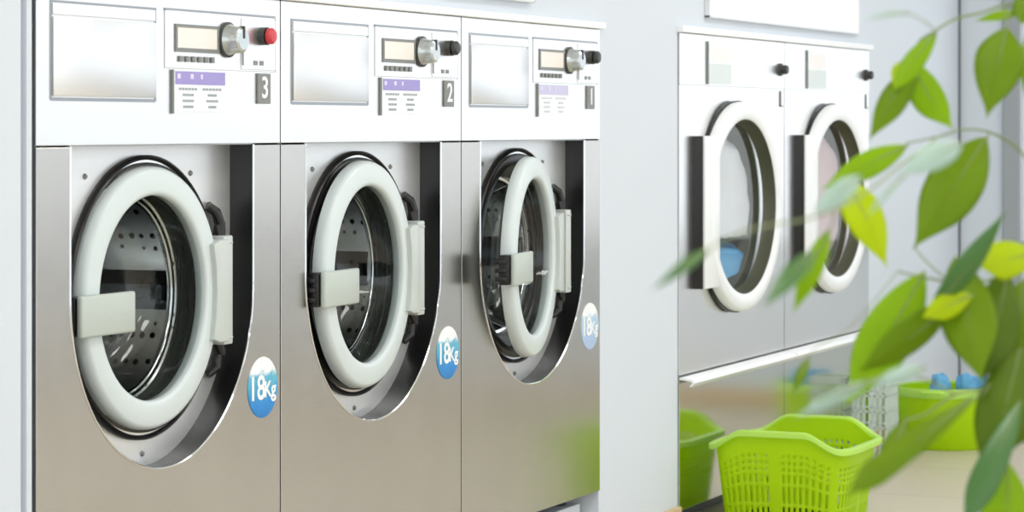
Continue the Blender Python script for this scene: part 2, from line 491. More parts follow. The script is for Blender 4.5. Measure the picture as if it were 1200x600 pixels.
def make_washer(i, label):
    t = empty('washing_machine', (WX[i], 0, BASEW), label, 'washing machine', 'washing machines in a row')
    H0 = Z(-0.855)
    g = 0.0022
    # lower front panel with the rounded cut-out, open at the seam
    cxm, r = CX + 0.003, 0.296
    zc = Z(-0.273)
    seam = Z(-0.0315)
    out = [(g, H0), (W - g, H0), (W - g, seam - 0.0015), (cxm + r, seam - 0.0015)]
    nseg = 60
    out += [(cxm + r * math.cos(-PI * k / nseg), zc + r * math.sin(-PI * k / nseg)) for k in range(nseg + 1)]
    out += [(cxm - r, seam - 0.0015), (g, seam - 0.0015)]
    f = poly_extrude(bmesh.new(), out, 0.0, 0.0022, 0.0007)
    link('front_panel', f, M['steel'], t)
    # thin bright edge round the cut-out
    e = bmesh.new()
    path = [(cxm + r * math.cos(-PI * k / nseg), zc + r * math.sin(-PI * k / nseg)) for k in range(nseg + 1)]
    tube(e, [(cxm + r, 0.0, seam)] + [(x, 0.0, z) for x, z in path] + [(cxm - r, 0.0, seam)], 0.0018, n=6)
    link('panel_edge', e, M['chrome'], t, True)
    # black wall of the recess
    l = bmesh.new()
    pts = [(cxm + r, seam)] + path + [(cxm - r, seam)]
    rows = []
    for x, z in pts:
        dx, dz = x - cxm, min(0.0, z - zc)
        n_ = Vector((dx, 0, dz)).normalized() if z <= zc else Vector((1 if dx > 0 else -1, 0, 0))
        rows.append([l.verts.new((x + n_.x * a, y, z + n_.z * a)) for a, y in ((0.0005, 0.0025), (0.0005, RY), (0.006, RY), (0.006, 0.0025))])
    for A, Bq in zip(rows, rows[1:]):
        for k in range(4): l.faces.new((A[k], A[(k + 1) % 4], Bq[(k + 1) % 4], Bq[k]))
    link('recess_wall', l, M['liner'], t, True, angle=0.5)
    # back of the recess
    p = bmesh.new()
    plate_with_hole(p, cxm - r - 0.006, cxm + r + 0.006, zc - r - 0.006, seam + 0.004, CX, CZ, 0.205, RY, RY + 0.002, 80)
    link('recess_panel', p, M['recess'], t)
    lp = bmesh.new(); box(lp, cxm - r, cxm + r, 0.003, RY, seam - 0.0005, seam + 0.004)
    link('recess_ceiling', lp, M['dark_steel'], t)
    # cabinet shell
    c = bmesh.new()
    hx0, hx1, hz1 = g, W - g, Z(0.227)
    box(c, hx0, hx0 + 0.002, 0.003, 0.86, H0, hz1); box(c, hx1 - 0.002, hx1, 0.003, 0.86, H0, hz1)
    box(c, hx0, hx1, 0.858, 0.86, H0, hz1); box(c, hx0, hx1, 0.003, 0.86, hz1 - 0.002, hz1); box(c, hx0, hx1, 0.003, 0.86, H0, H0 + 0.002)
    link('cabinet', c, M['dark_steel'], t)
    for fx in (0.06, W - 0.06):
        for fy in (0.09, 0.78):
            ft = bmesh.new(); lathe(ft, [(0.0001, 0.0), (0.026, 0.0), (0.026, 0.008), (0.012, 0.012), (0.012, H0), (0.0001, H0)], 20, 'Z', (fx, fy, 0))
            link('foot', ft, M['black'], t, True, angle=0.6)
    link('toe_kick', B(0.02, W - 0.02, 0.125, 0.14, 0.0005, H0 - 0.001), M['black'], t)
    # upper control housing
    u = bmesh.new()
    box(u, g, W - g, 0.0, 0.0028, seam + 0.0015, Z(0.227), bev=0.0008)
    link('control_panel', u, M['steel_top'], t)
    # detergent drawer
    x0, x1, z0, z1 = 0.043, 0.351, Z(0.045), Z(0.192)
    fr = bmesh.new()
    for a in ((x0 - .004, x0, z0 - .004, z1 + .004), (x1, x1 + .004, z0 - .004, z1 + .004), (x0, x1, z1, z1 + .004), (x0, x1, z0 - .0055, z0)):
        box(fr, a[0], a[1], -0.0012, 0.0008, a[2], a[3])
    link('drawer_surround', fr, M['dark_steel'], t)
    dr = bmesh.new()
    box(dr, x0 + .0012, x1 - .0012, -0.005, -0.0004, z0 + .002, Z(0.171), bev=0.0012)
    det = link('detergent_drawer', dr, M['steel_top'], t, True)
    link('drawer_hinge', B(x0 + .0012, x1 - .0012, -0.003, -0.0004, Z(0.1735), z1 - .001, bev=0.0008), M['steel_top'], det)
    # control plate
    x0, x1, z0, z1 = 0.383, 0.765, Z(0.097), Z(0.194)
    cp = link('control_plate', B(x0, x1, -0.0022, -0.0003, z0, z1, bev=0.0008), M['steel_top'], t)
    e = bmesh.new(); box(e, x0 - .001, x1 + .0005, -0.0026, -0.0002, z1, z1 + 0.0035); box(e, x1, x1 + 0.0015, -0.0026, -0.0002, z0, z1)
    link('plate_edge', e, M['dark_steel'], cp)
    dx0, dx1, dz0, dz1 = 0.413, 0.560, Z(0.125), Z(0.172)
    fr = bmesh.new()
    for a in ((dx0, dx0 + .006, dz0 + .007, dz1 - .005), (dx1 - .006, dx1, dz0 + .007, dz1 - .005), (dx0, dx1, dz1 - .005, dz1), (dx0, dx1, dz0, dz0 + .007)):
        box(fr, a[0], a[1], -0.0045, -0.0024, a[2], a[3])
    bz = link('display_bezel', fr, M['bezel'], t)
    link('display_screen', B(dx0 + .005, dx1 - .005, -0.0034, -0.0024, dz0 + .006, dz1 - .004), M['screen'], bz)
    for k in range(6):
        bx = 0.424 + k * 0.0215
        link('program_button', B(bx, bx + 0.011, -0.0055, -0.0024, Z(0.1085), Z(0.1185), bev=0.001), M['bezel'], t)
    # dial
    dl = bmesh.new()
    lathe(dl, [(0.0001, -0.036), (0.018, -0.036), (0.022, -0.033), (0.0235, -0.025), (0.025, -0.012), (0.027, -0.009), (0.028, -0.0024), (0.0001, -0.0024)], 40)
    dk = link('dial', dl, M['dial'], t, True, (0.590, 0, Z(0.150)), 0.5)
    dsk = bmesh.new(); lathe(dsk, [(0.027, -0.0022), (0.031, -0.0024), (0.031, -0.0065), (0.027, -0.0075), (0.027, -0.0022)], 40)
    link('dial_skirt', dsk, M['darkp'], dk, True, angle=0.5)
    link('dial_pointer', B(-0.0025, 0.0025, -0.0375, -0.022, 0.002, 0.0235, bev=0.0008), M['darkp'], dk)
    # stop knob
    kb = bmesh.new()
    lathe(kb, [(0.0001, -0.030), (0.011, -0.029), (0.0145, -0.025), (0.0145, -0.019), (0.009, -0.014), (0.009, -0.0024), (0.0001, -0.0024)], 32)
    kn = link('stop_knob', kb, M['red'] if i == 0 else M['darkp'], t, True, (0.712, 0, Z(0.160)), 0.6)
    kn['label'] = 'red stop knob' if i == 0 else 'black stop knob'
    kc = bmesh.new(); lathe(kc, [(0.012, -0.0024), (0.016, -0.004), (0.016, -0.016), (0.010, -0.016), (0.012, -0.0024)], 32)
    link('knob_collar', kc, M['darkp'], kn, True, angle=0.5)
    # coin module beside it
    cm = bmesh.new(); box(cm, 0.640, 0.763, -0.0040, -0.0023, Z(0.100), Z(0.190), bev=0.0008)
    co = link('coin_module', cm, M['steel_top'], t)
    sl = bmesh.new(); box(sl, 0.6405, 0.6455, -0.0048, -0.0038, Z(0.107), Z(0.142)); box(sl, 0.682, 0.696, -0.0048, -0.0038, Z(0.108), Z(0.116)); box(sl, 0.704, 0.718, -0.0048, -0.0038, Z(0.108), Z(0.116))
    link('coin_slot', sl, M['bezel'], co)
    # notice and its holder
    hd = B(0.404, 0.4085, -0.004, -0.0003, Z(0.021), Z(0.095)); link('notice_clip', hd, M['bezel'], t)
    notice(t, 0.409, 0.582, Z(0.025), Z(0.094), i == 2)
    # machine number
    nb = link('number_plate', B(0.700, 0.746, -0.004, -0.0002, Z(0.040), Z(0.094), bev=0.001), M['plate'], t)
    text('number', str(3 - i), 0.054, (0.723, -0.0046, Z(0.067)), M['letter'], nb, 0.0005, 0.0006)
    # sticker
    st = bmesh.new()
    lathe(st, [(0.0001, 0.0), (0.054, 0.0), (0.0545, 0.0012), (0.0001, 0.0012)], 48)
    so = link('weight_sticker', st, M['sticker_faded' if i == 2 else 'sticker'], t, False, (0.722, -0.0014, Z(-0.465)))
    so['label'] = 'round blue and white 18Kg sticker' if i < 2 else 'faded pale blue 18Kg sticker'
    text('sticker_text', '18', 0.060, (-0.024, -0.0008, -0.002), M['letter'], so, 0.0004, 0.001)
    text('sticker_text', 'Kg', 0.040, (0.024, -0.0008, -0.006), M['letter'], so, 0.0004, 0.0008)
    # drum, bellows, gaskets
    gk = bmesh.new()
    lathe(gk, [(0.238, RY), (0.238, RY - 0.010), (0.234, RY - 0.014), (0.230, RY - 0.010), (0.230, RY)], 96, c=(CX, 0, CZ))
    lathe(gk, [(0.226, RY), (0.2255, RY - 0.012), (0.219, RY - 0.016), (0.206, RY - 0.012), (0.204, RY), (0.200, RY + 0.012), (0.204, RY + 0.014)], 96, c=(CX, 0, CZ))
    link('door_gasket', gk, M['black'], t, True, angle=0.9)
    sr = bmesh.new(); lathe(sr, [(0.230, RY), (0.230, RY - 0.007), (0.226, RY - 0.007), (0.226, RY)], 96, c=(CX, 0, CZ))
    link('gasket_rim', sr, M['chrome'], t, True)
    bl = bmesh.new()
    lathe(bl, [(0.204, RY + 0.006), (0.196, RY + 0.012), (0.186, RY + 0.018), (0.192, RY + 0.024), (0.182, RY + 0.030), (0.188, RY + 0.036), (0.176, RY + 0.042)], 96, c=(CX, 0, CZ))
    link('door_bellows', bl, M['bellows'], t, True, angle=1.2)
    dm = bmesh.new()
    lathe(dm, [(0.177, 0.084), (0.170, 0.090), (0.172, 0.098), (0.195, 0.106), (0.232, 0.112), (0.262, 0.120), (0.270, 0.134), (0.270, 0.56), (0.262, 0.58), (0.20, 0.585), (0.14, 0.57), (0.06, 0.56), (0.0001, 0.555)], 96, c=(CX, 0, CZ))
    dmo = link('drum', dm, M['drum'], t, True, angle=0.9)
    lr = bmesh.new()
    lathe(lr, [(0.166, 0.086), (0.163, 0.092), (0.168, 0.099), (0.178, 0.095), (0.177, 0.087), (0.166, 0.086)], 96, c=(CX, 0, CZ))
    link('drum_lip', lr, M['chrome'], dmo, True, angle=1.2)
    for k in range(3):
        a = PI / 2 + 0.5 + k * 2 * PI / 3
        rb = bmesh.new()
        c0, s0 = math.cos(a), math.sin(a)
        prof = [(-0.035, 0.268), (-0.012, 0.215), (0.012, 0.215), (0.035, 0.268)]
        vs = []
        for y in (0.14, 0.56):
            vs.append([rb.verts.new((CX + c0 * rr - s0 * tt, y, CZ + s0 * rr + c0 * tt)) for tt, rr in prof])
        for q in range(3): rb.faces.new((vs[0][q], vs[0][q + 1], vs[1][q + 1], vs[1][q]))
        rb.faces.new(vs[0]); rb.faces.new(vs[1][::-1])
        link('drum_paddle', rb, M['chrome'], dmo)
    # screws on the recess panel
    for sx, sz in ((-0.176, 0.205), (0.160, 0.205), (0.0, -0.262)):
        q = bmesh.new(); lathe(q, [(0.0001, -0.004), (0.003, -0.0038), (0.005, -0.001), (0.005, 0.0)], 14, c=(CX + sx, RY, CZ + sz))
        link('screw', q, M['bezel'], t, True)
    # hinge: black notch pieces and the grey cover plate
    for sg in (1, -1):
        nk = bmesh.new()
        z_a, z_b = CZ + sg * 0.094, CZ + sg * 0.136
        pts = [(CX + 0.213, RY - 0.004, z_b + sg * 0.012), (CX + 0.228, RY - 0.012, z_b), (CX + 0.238, RY - 0.014, (z_a + z_b) / 2), (CX + 0.236, RY - 0.014, z_a)]
        tube(nk, pts, 0.008, 0.012, 10)
        link('hinge_bracket', nk, M['black'], t, True)
    hc = bmesh.new()
    hxa = CX + 0.212
    box(hc, hxa, hxa + 0.032, 0.010, RY - 0.001, CZ - 0.095, CZ + 0.095, bev=0.003)
    hco = link('hinge_cover', hc, M['hinge'], t, True, angle=0.7)
    for sg in (1, -1):
        hp = bmesh.new(); tube(hp, [(hxa + 0.008, 0.0095, CZ + sg * 0.083), (hxa + 0.028, 0.0095, CZ + sg * 0.083)], 0.0018, n=8)
        link('hinge_pin', hp, M['hinge'], hco, True)
    swing, shift = ((0.0, (0, 0)), (math.radians(3.5), (-0.012, 0.0)), (math.radians(9.5), (-0.040, -0.002)))[i]
    make_door(t, swing, shift)
    return t

make_washer(0, 'stainless washing machine with red stop knob and fully closed round door, nearest of the three')
make_washer(1, 'stainless washing machine in the middle of the row, its wide grey handle across the glass')
make_washer(2, 'stainless washing machine with round door ajar and faded weight sticker, beside the bare wall')

# ------------------------------------------------------------------ dryers
def ZD(dz): return CAM_H + dz
def make_dryer(i, label):
    x = DX[i]
    t = empty('tumble_dryer', (x, 0, 0.0), label, 'tumble dryer', 'tumble dryers in the wall')
    g = 0.0025
    cx, cz = 0.424, ZD(-0.215)
    up = bmesh.new()
    plate_with_hole(up, g, DW - g, ZD(-0.633), ZD(0.1055), cx, cz, 0.238, 0.0, 0.003, 80)
    link('front_panel', up, M['steel_dry'], t)
    link('control_panel', B(g, DW - g, -0.0015, 0.003, ZD(0.106), ZD(0.2375), bev=0.0008), M['steel_top'], t)
    link('lint_panel', B(g, DW - g, 0.0, 0.003, ZD(-0.978), ZD(-0.640), bev=0.0008), M['steel_pol'], t)
    lp = bmesh.new()
    vs = [(0.0, ZD(-0.6385)), (-0.034, ZD(-0.6425)), (-0.041, ZD(-0.6515)), (-0.030, ZD(-0.6620)), (-0.026, ZD(-0.6600)), (-0.034, ZD(-0.6515)), (-0.030, ZD(-0.6475)), (0.0, ZD(-0.6440))]
    ra = [lp.verts.new((g, a, z)) for a, z in vs]; rb = [lp.verts.new((DW - g - 0.004, a, z)) for a, z in vs]
    for k in range(len(vs)):
        j = (k + 1) % len(vs); lp.faces.new((ra[k], ra[j], rb[j], rb[k]))
    lp.faces.new(ra[::-1]); lp.faces.new(rb)
    link('pull_lip', lp, M['white'], t)  # white colour stands in for the ceiling light reflected by the lip
    c = bmesh.new()
    box(c, g, g + .002, 0.003, 0.95, 0.043, ZD(0.237)); box(c, DW - g - .002, DW - g, 0.003, 0.95, 0.043, ZD(0.237))
    box(c, g, DW - g, 0.948, 0.95, 0.043, ZD(0.237)); box(c, g, DW - g, 0.003, 0.95, ZD(0.235), ZD(0.237)); box(c, g, DW - g, 0.003, 0.95, 0.043, 0.046)
    box(c, g, DW - g, 0.006, 0.95, ZD(-0.64), ZD(-0.636))
    link('cabinet', c, M['dark_steel'], t)
    link('toe_kick', B(g + .01, DW - g - .01, 0.05, 0.9, 0.0005, 0.042), M['black'], t)
    # notice sheets top left
    n = link('instruction_notice', B(0.215, 0.405, -0.0035, -0.0017, ZD(0.110), ZD(0.222)), M['paper'], t)
    link('notice_print', B(0.245, 0.402, -0.0042, -0.0034, ZD(0.172), ZD(0.214)), plain('pale_pink_print', rgb(246, 240, 238), 0.5, var=0.03, scale=60), n)
    tb = bmesh.new()
    box(tb, 0.217, 0.403, -0.0042, -0.0034, ZD(0.112), ZD(0.165))
    link('notice_text_block', tb, plain('pale_teal_print', rgb(218, 227, 226), 0.5, var=0.05, scale=120), n)
    link('notice_clip', B(0.208, 0.2145, -0.006, -0.0015, ZD(0.110), ZD(0.222)), M['bezel'], t)
    # knob and lock slot
    kb = bmesh.new(); lathe(kb, [(0.0001, -0.026), (0.010, -0.026), (0.013, -0.022), (0.013, -0.010), (0.018, -0.008), (0.018, -0.0015), (0.0001, -0.0015)], 28)
    kk = link('start_knob', kb, M['darkp'], t, True, (0.838, 0, ZD(0.160)), 0.5); kk['label'] = 'small black start knob'
    s = bmesh.new(); box(s, 0.842, 0.849, -0.003, -0.0003, ZD(0.055), ZD(0.100)); box(s, 0.842, 0.866, -0.003, -0.0003, ZD(0.055), ZD(0.059))
    link('lock_plate', s, M['bezel'], t)
    # opening tunnel and drum
    tn = bmesh.new(); lathe(tn, [(0.238, 0.0032), (0.237, 0.030), (0.225, 0.045), (0.222, 0.06), (0.222, 0.10)], 96, c=(cx, 0, cz))
    link('door_tunnel', tn, M['olive'], t, True, angle=0.8)
    dm = bmesh.new(); lathe(dm, [(0.222, 0.10), (0.26, 0.105), (0.34, 0.11), (0.345, 0.13), (0.345, 0.80), (0.30, 0.81), (0.0001, 0.81)], 96, c=(cx, 0, cz))
    link('drum', dm, M['drum'], t, True, angle=0.6)
    # door, hung on the left box
    hx = 0.158
    rn = bmesh.new(); c0 = cx - hx
    prof = [(0.234, -0.020), (0.234, -0.026), (0.238, -0.029), (0.256, -0.031), (0.272, -0.030), (0.279, -0.025), (0.281, -0.016), (0.280, -0.003), (0.260, -0.0015), (0.238, -0.004), (0.234, -0.020)]
    lathe(rn, prof, 96, c=(c0, 0, 0))
    d = link('door', rn, M['doorw'], t, True, (hx, -0.0005, cz), 0.9)
    d.rotation_euler = (0, 0, -math.radians(2.6))
    gl = bmesh.new(); lathe(gl, [(0.225, 0.008), (0.18, 0.009), (0.15, 0.0095), (0.0001, 0.010)], 96, c=(c0, 0, 0))
    link('door_glass', gl, M['dglass'], d, True, angle=1.2)
    ir = bmesh.new(); lathe(ir, [(0.2345, -0.0245), (0.2325, -0.0235), (0.229, -0.008), (0.227, 0.002), (0.223, 0.010), (0.229, 0.012), (0.2345, -0.003)], 96, c=(c0, 0, 0))
    link('glass_seal', ir, M['olive'], d, True, angle=0.8)
    bk = bmesh.new(); lathe(bk, [(0.279, -0.0035), (0.284, -0.0035), (0.284, 0.0025), (0.279, 0.0025), (0.279, -0.0035)], 96, c=(c0, 0, 0))
    link('door_seal', bk, M['black'], d, True, angle=0.6)
    hb = bmesh.new(); box(hb, -0.036, 0.070, -0.030, -0.0022, -0.205, 0.190, bev=0.004)
    link('hinge_cover', hb, M['doorw'], d, True, angle=0.7)
    hs = bmesh.new(); box(hs, -0.044, -0.0365, -0.024, -0.001, -0.205, 0.190, bev=0.001)
    link('hinge_strip', hs, M['black'], d, True)
    return t, Vector((x + cx, 0, cz))
M['olive'] = plain('olive_dark_seal', rgb(78, 80, 62), 0.35)
M['doorw'] = plain('white_door_enamel', rgb(240, 243, 244), 0.3, var=0.01)

def cloth_lump(name, c, rx, ry, rz, mat, seed, label, cat, amp=0.3, group=None, front=None, zmin=None, clamp=None):
    bm = bmesh.new()
    bmesh.ops.create_icosphere(bm, subdivisions=5, radius=1.0)
    off = Vector((seed * 3.1, seed * 1.7, seed * 0.9))
    for v in bm.verts:
        n = v.co.normalized()
        k = 1 + amp * noise.noise(n * 1.8 + off) + amp * 0.35 * (1 - abs(noise.noise(n * 4.5 + off)) * 2) * 0.5 + amp * 0.12 * noise.noise(n * 11 + off)
        co = Vector((n.x * rx * k, n.y * ry * k, n.z * rz * k))
        if front is not None:
            q = noise.noise(Vector((co.x * 9, co.z * 9, seed))) * 0.010 + abs(noise.noise(Vector((co.x * 22, co.z * 16, seed + 5)))) * 0.010
            co.y = max(co.y, front + q)
        if zmin is not None: co.z = max(co.z, zmin + 0.006 * noise.noise(Vector((co.x * 20, co.y * 20, seed))))
        if clamp:      # stay inside a drum of this radius about Y through the offset given
            ox, oz, r = clamp
            d = math.hypot(co.x + ox, co.z + oz)
            if d > r:
                co.x = (co.x + ox) * r / d - ox; co.z = (co.z + oz) * r / d - oz
        v.co = co
    o = link(name, bm, mat, None, True, c, 1.5)
    return tag(o, label, cat, group)

for i, lb in enumerate(('stainless tumble dryer next to the bare wall, blue towel and added white sheets behind its glass',
                        'stainless tumble dryer half hidden by leaves, the one farther from the washing machines')):
    t, c = make_dryer(i, lb)
    cloth_lump('laundry', c + Vector((0.0, 0.24, 0.0)), 0.34, 0.30, 0.26, M['sheet'] if i == 0 else M['pink'], 3 + i,  # white sheets added in place of the pale reflection in the glass
               'crumpled white sheets, added for the pale reflection in the glass of the dryer beside the bare wall' if i == 0 else 'pale pink sheets in the drum of the dryer behind the leaves',
               'laundry', 0.10, front=-0.218, zmin=-0.085 if i == 0 else None, clamp=(0.0, 0.0, 0.214))
    if i == 0:
        cloth_lump('towel', c + Vector((0.0, 0.16, -0.16)), 0.30, 0.18, 0.055, M['blue'], 9,
               'blue towel against the glass of the dryer beside the bare wall', 'towel', 0.10, front=-0.142, clamp=(0.0, -0.16, 0.214))

# ------------------------------------------------------------------ boards on the wall
def board(x0, x1, z0, z1, label):
    t = empty('wall_board', ((x0 + x1) / 2, 0.004, z0), label, 'board')
    hw, h = (x1 - x0) / 2, z1 - z0
    link('board_panel', B(-hw + .006, hw - .006, -0.012, -0.001, 0.006, h - .006), M['board'], t)
    f = bmesh.new()
    for a in ((-hw, -hw + .006, 0, h), (hw - .006, hw, 0, h), (-hw, hw, 0, .006), (-hw, hw, h - .006, h)):
        box(f, a[0], a[1], -0.015, -0.0005, a[2], a[3], bev=0.001)
    link('board_frame', f, M['fr'], t)
M['fr'] = plain('board_frame_pale', rgb(226, 229, 232), 0.4)
board(on_wall(827), on_wall(1004), CAM_H + 0.284, CAM_H + 0.284 + 0.6, 'blank white board on the wall above the dryers')
board(on_wall(520), on_wall(622), CAM_H + 0.272, CAM_H + 0.272 + 0.5, 'white board on the wall above the washing machines, only its lower edge in view')

# joint strips on the wall beyond the dryers
jx = on_wall(1126)
S('trim_5', B(jx - 0.026, jx + 0.026, -0.003, 0.0035, 0.058, CEIL), plain('joint_grey', rgb(120, 126, 132), 0.5))

# ------------------------------------------------------------------ baskets
def super_r(a, hx, hy, e):
    c, s = abs(math.cos(a)), abs(math.sin(a))
    return ((c / hx) ** e + (s / hy) ** e) ** (-1.0 / e)

def laundry_basket(c, rz, hx, hy, H, label, holes=True, mat='lime', rim='limerim', taper=0.88, e=5.0, bump=0.042, nu=240, nv=56, group=None):
    """hx half width, hy half length; the two short ends carry raised grips"""
    t = empty('laundry_basket', c, label, 'laundry basket', group, rz)
    bm = bmesh.new()
    grid = []
    def rimz(a):
        lat = abs(super_r(a, hx, hy, e) * math.cos(a)) / hx
        k = max(0.0, min(1.0, (0.92 - lat) / 0.50))
        k = k * k * (3 - 2 * k)
        return H - bump + bump * k
    def pt(a, v, grow=0.0, z=None):
        sc_ = taper + (1 - taper) * v
        r = super_r(a, hx * sc_ + grow, hy * sc_ + grow, e)
        return Vector((r * math.cos(a), r * math.sin(a), rimz(a) * v if z is None else z))
    A = [2 * PI * i / nu for i in range(nu)]
    # arclength so holes are even
    P = [pt(a, 1.0) for a in A]
    arc = [0.0]
    for i in range(1, nu): arc.append(arc[-1] + (P[i].xy - P[i - 1].xy).length)
    for i, a in enumerate(A):
        grid.append([bm.verts.new(pt(a, j / nv)) for j in range(nv + 1)])
    for i in range(nu):
        k = (i + 1) % nu
        for j in range(nv):
            z = (j + 0.5) / nv
            hole = False
            if holes and 0.08 < z < 0.80:
                a = A[i] + PI / nu
                q = a % PI
                solid = abs(q - PI / 2) < 0.11 or abs(q - 0.0) < 0.07 or abs(q - PI) < 0.07
                d = math.atan2(hy, hx)
                corner = min(abs(q - d), abs(q - (PI - d))) < 0.05
                if not solid and not corner:
                    if z > 0.56: hole = (i % 3 == 1) and (j % 4 in (1, 2))
                    else: hole = (i % 3 == 1) and (j % 12 > 1)
            if holes and abs((A[i] % PI) - PI / 2) < 0.30 and 0.86 < z < 0.93: hole = (abs((A[i] % PI) - PI / 2) > 0.0) and False
            if not hole:
                bm.faces.new((grid[i][j], grid[k][j], grid[k][j + 1], grid[i][j + 1]))
    bot = bm.faces.new([grid[i][0] for i in range(nu)][::-1])
    body = link('basket_body', bm, M[mat], t, True, angle=0.8)
    so = body.modifiers.new('thickness', 'SOLIDIFY'); so.thickness = 0.003; so.offset = 1
    # rolled rim
    rm = bmesh.new()
    sec = [(0.001, -0.002), (0.004, 0.005), (0.012, 0.006), (0.019, 0.002), (0.020, -0.010), (0.017, -0.011), (0.016, -0.001), (0.006, 0.001)]
    rows = []
    for a in A:
        rows.append([])
        for g_, dz in sec:
            v = pt(a, 1.0, g_); v.z = rimz(a) + dz
            rows[-1].append(rm.verts.new(v))
    for i in range(nu):
        k = (i + 1) % nu
        for j in range(len(sec)):
            q = (j + 1) % len(sec)
            rm.faces.new((rows[i][j], rows[i][q], rows[k][q], rows[k][j]))
    link('rim', rm, M[rim], t, True, angle=0.8)
    return t

laundry_basket(Vector((6.676, -0.219, 0.0)), -PI / 2, 0.178, 0.192, 0.241, 'bright lime green slatted laundry basket on the floor in front of the dryers')

# round tub
def round_tub(c, r, H, label):
    t = empty('plastic_tub', c, label, 'tub')
    bm = bmesh.new()
    lathe(bm, [(0.0001, 0.004), (r * 0.80, 0.004), (r * 0.86, 0.016), (r * 0.975, H - 0.02), (r * 0.975, H), (r * 0.99, H), (r * 0.995, H - 0.02), (r * 0.875, 0.012), (r * 0.82, 0.0), (0.0001, 0.0)], 80, 'Z')
    link('tub_body', bm, M['lime'], t, True, angle=0.7)
    rm = bmesh.new()
    lathe(rm, [(r * 0.97, H - 0.003), (r * 0.975, H + 0.004), (r * 1.03, H + 0.005), (r * 1.05, H - 0.002), (r * 1.04, H - 0.024), (r * 1.03, H - 0.024), (r * 1.025, H - 0.004), (r * 0.97, H - 0.003)], 80, 'Z')
    link('rim', rm, M['limerim'], t, True, angle=0.7)
    for sg in (1, -1):
        h = bmesh.new()
        tube(h, [(sg * r * 1.03, -0.035, H - 0.006), (sg * (r * 1.03 + 0.018), -0.03, H - 0.004), (sg * (r * 1.03 + 0.022), 0.0, H - 0.003), (sg * (r * 1.03 + 0.018), 0.03, H - 0.004), (sg * r * 1.03, 0.035, H - 0.006)], 0.005, n=8)
        link('handle', h, M['limerim'], t, True)
    return t
tc_ = at(1108, 0, 8.50); tc_.z = 0.0
TR, TH_ = 0.158, 0.190
round_tub(tc_, TR, TH_, 'round lime green plastic tub holding blue cloths, on the floor past the dryers')
for k, (px, dx, rx, s) in enumerate(((1102, -0.02, 0.050, 1), (1131, 0.0, 0.026, 2), (1148, 0.0, 0.018, 3))):
    p = at(px, 0, 8.47 + 0.03 * (k - 1)); 
    cloth_lump('cloth', Vector((p.x, p.y, TH_ - 0.004)), rx, 0.030, 0.050 - 0.005 * k, M['blue'], 20 + s,
               ('pale blue cloth bunched in the green tub, nearest the dryers', 'blue cloth in the middle of the green tub', 'blue cloth in the green tub, on the side away from the dryers')[k],
               'cloth', 0.35, 'blue cloths in the green tub')

# pale crate-like basket behind
def mesh_basket(c, rz, hx, hy, H, label):
    t = empty('storage_basket', c, label, 'basket', None, rz)
    bm = bmesh.new()
    def wall(p, q, up=H):
        n = 6; rows = 5
        L_ = (Vector(q) - Vector(p))
        for i in range(n):
            a = Vector(p) + L_ * i / n
            box(bm, a.x - .002, a.x + .002, a.y - .002, a.y + .002, 0, up)
        for j in range(rows + 1):
            z = up * j / rows
            a, b_ = Vector(p), Vector(q)
            box(bm, min(a.x, b_.x) - .002, max(a.x, b_.x) + .002, min(a.y, b_.y) - .002, max(a.y, b_.y) + .002, max(0, z - .003), z + .003)
    wall((-hx, -hy, 0), (hx, -hy, 0)); wall((hx, -hy, 0), (hx, hy, 0)); wall((hx, hy, 0), (-hx, hy, 0)); wall((-hx, hy, 0), (-hx, -hy, 0))
    box(bm, -hx, hx, -hy, hy, 0.0, 0.004)
    link('basket_lattice', bm, M['pale'], t)
    rm = bmesh.new()
    for a in ((-hx - .008, hx + .008, -hy - .008, -hy + .006), (-hx - .008, hx + .008, hy - .006, hy + .008), (-hx - .008, -hx + .006, -hy, hy), (hx - .006, hx + .008, -hy, hy)):
        box(rm, a[0], a[1], a[2], a[3], H - 0.018, H + 0.004, bev=0.002)
    link('rim', rm, M['pale'], t)
cc = at(1046, 0, 8.58); cc.z = 0.0
mesh_basket(Vector((7.985, -0.066, 0)), 0, 0.068, 0.052, 0.245, 'pale translucent openwork basket standing between the dryers and the round green tub')

# ------------------------------------------------------------------ plant
CV = (cam.matrix_world if False else None)
plant = empty('potted_plant', at(1290, 0, 2.62) * 1.0, 'leafy green potted plant with drooping pointed leaves, out of focus in front of the dryers', 'plant')
P0 = Vector((plant.location.x, plant.location.y, 0.0)); plant.location = P0
def loc(v): return Vector(v) - P0
pt_ = bmesh.new()
lathe(pt_, [(0.0001, 0.0), (0.125, 0.0), (0.13, 0.01), (0.165, 0.24), (0.178, 0.245), (0.18, 0.285), (0.170, 0.288), (0.160, 0.26), (0.155, 0.235), (0.0001, 0.235)], 56, 'Z')
pot = link('pot', pt_, M['pot'], plant, True, angle=0.6)
so_ = bmesh.new(); lathe(so_, [(0.0001, 0.255), (0.05, 0.258), (0.10, 0.252), (0.158, 0.25), (0.156, 0.236), (0.0001, 0.236)], 40, 'Z')
link('soil', so_, M['soil'], pot, True)
Vdir = Vector((ST, CT, 0)); Rdir = Vector((CT, -ST, 0)); Udir = Vector((0, 0, 1))

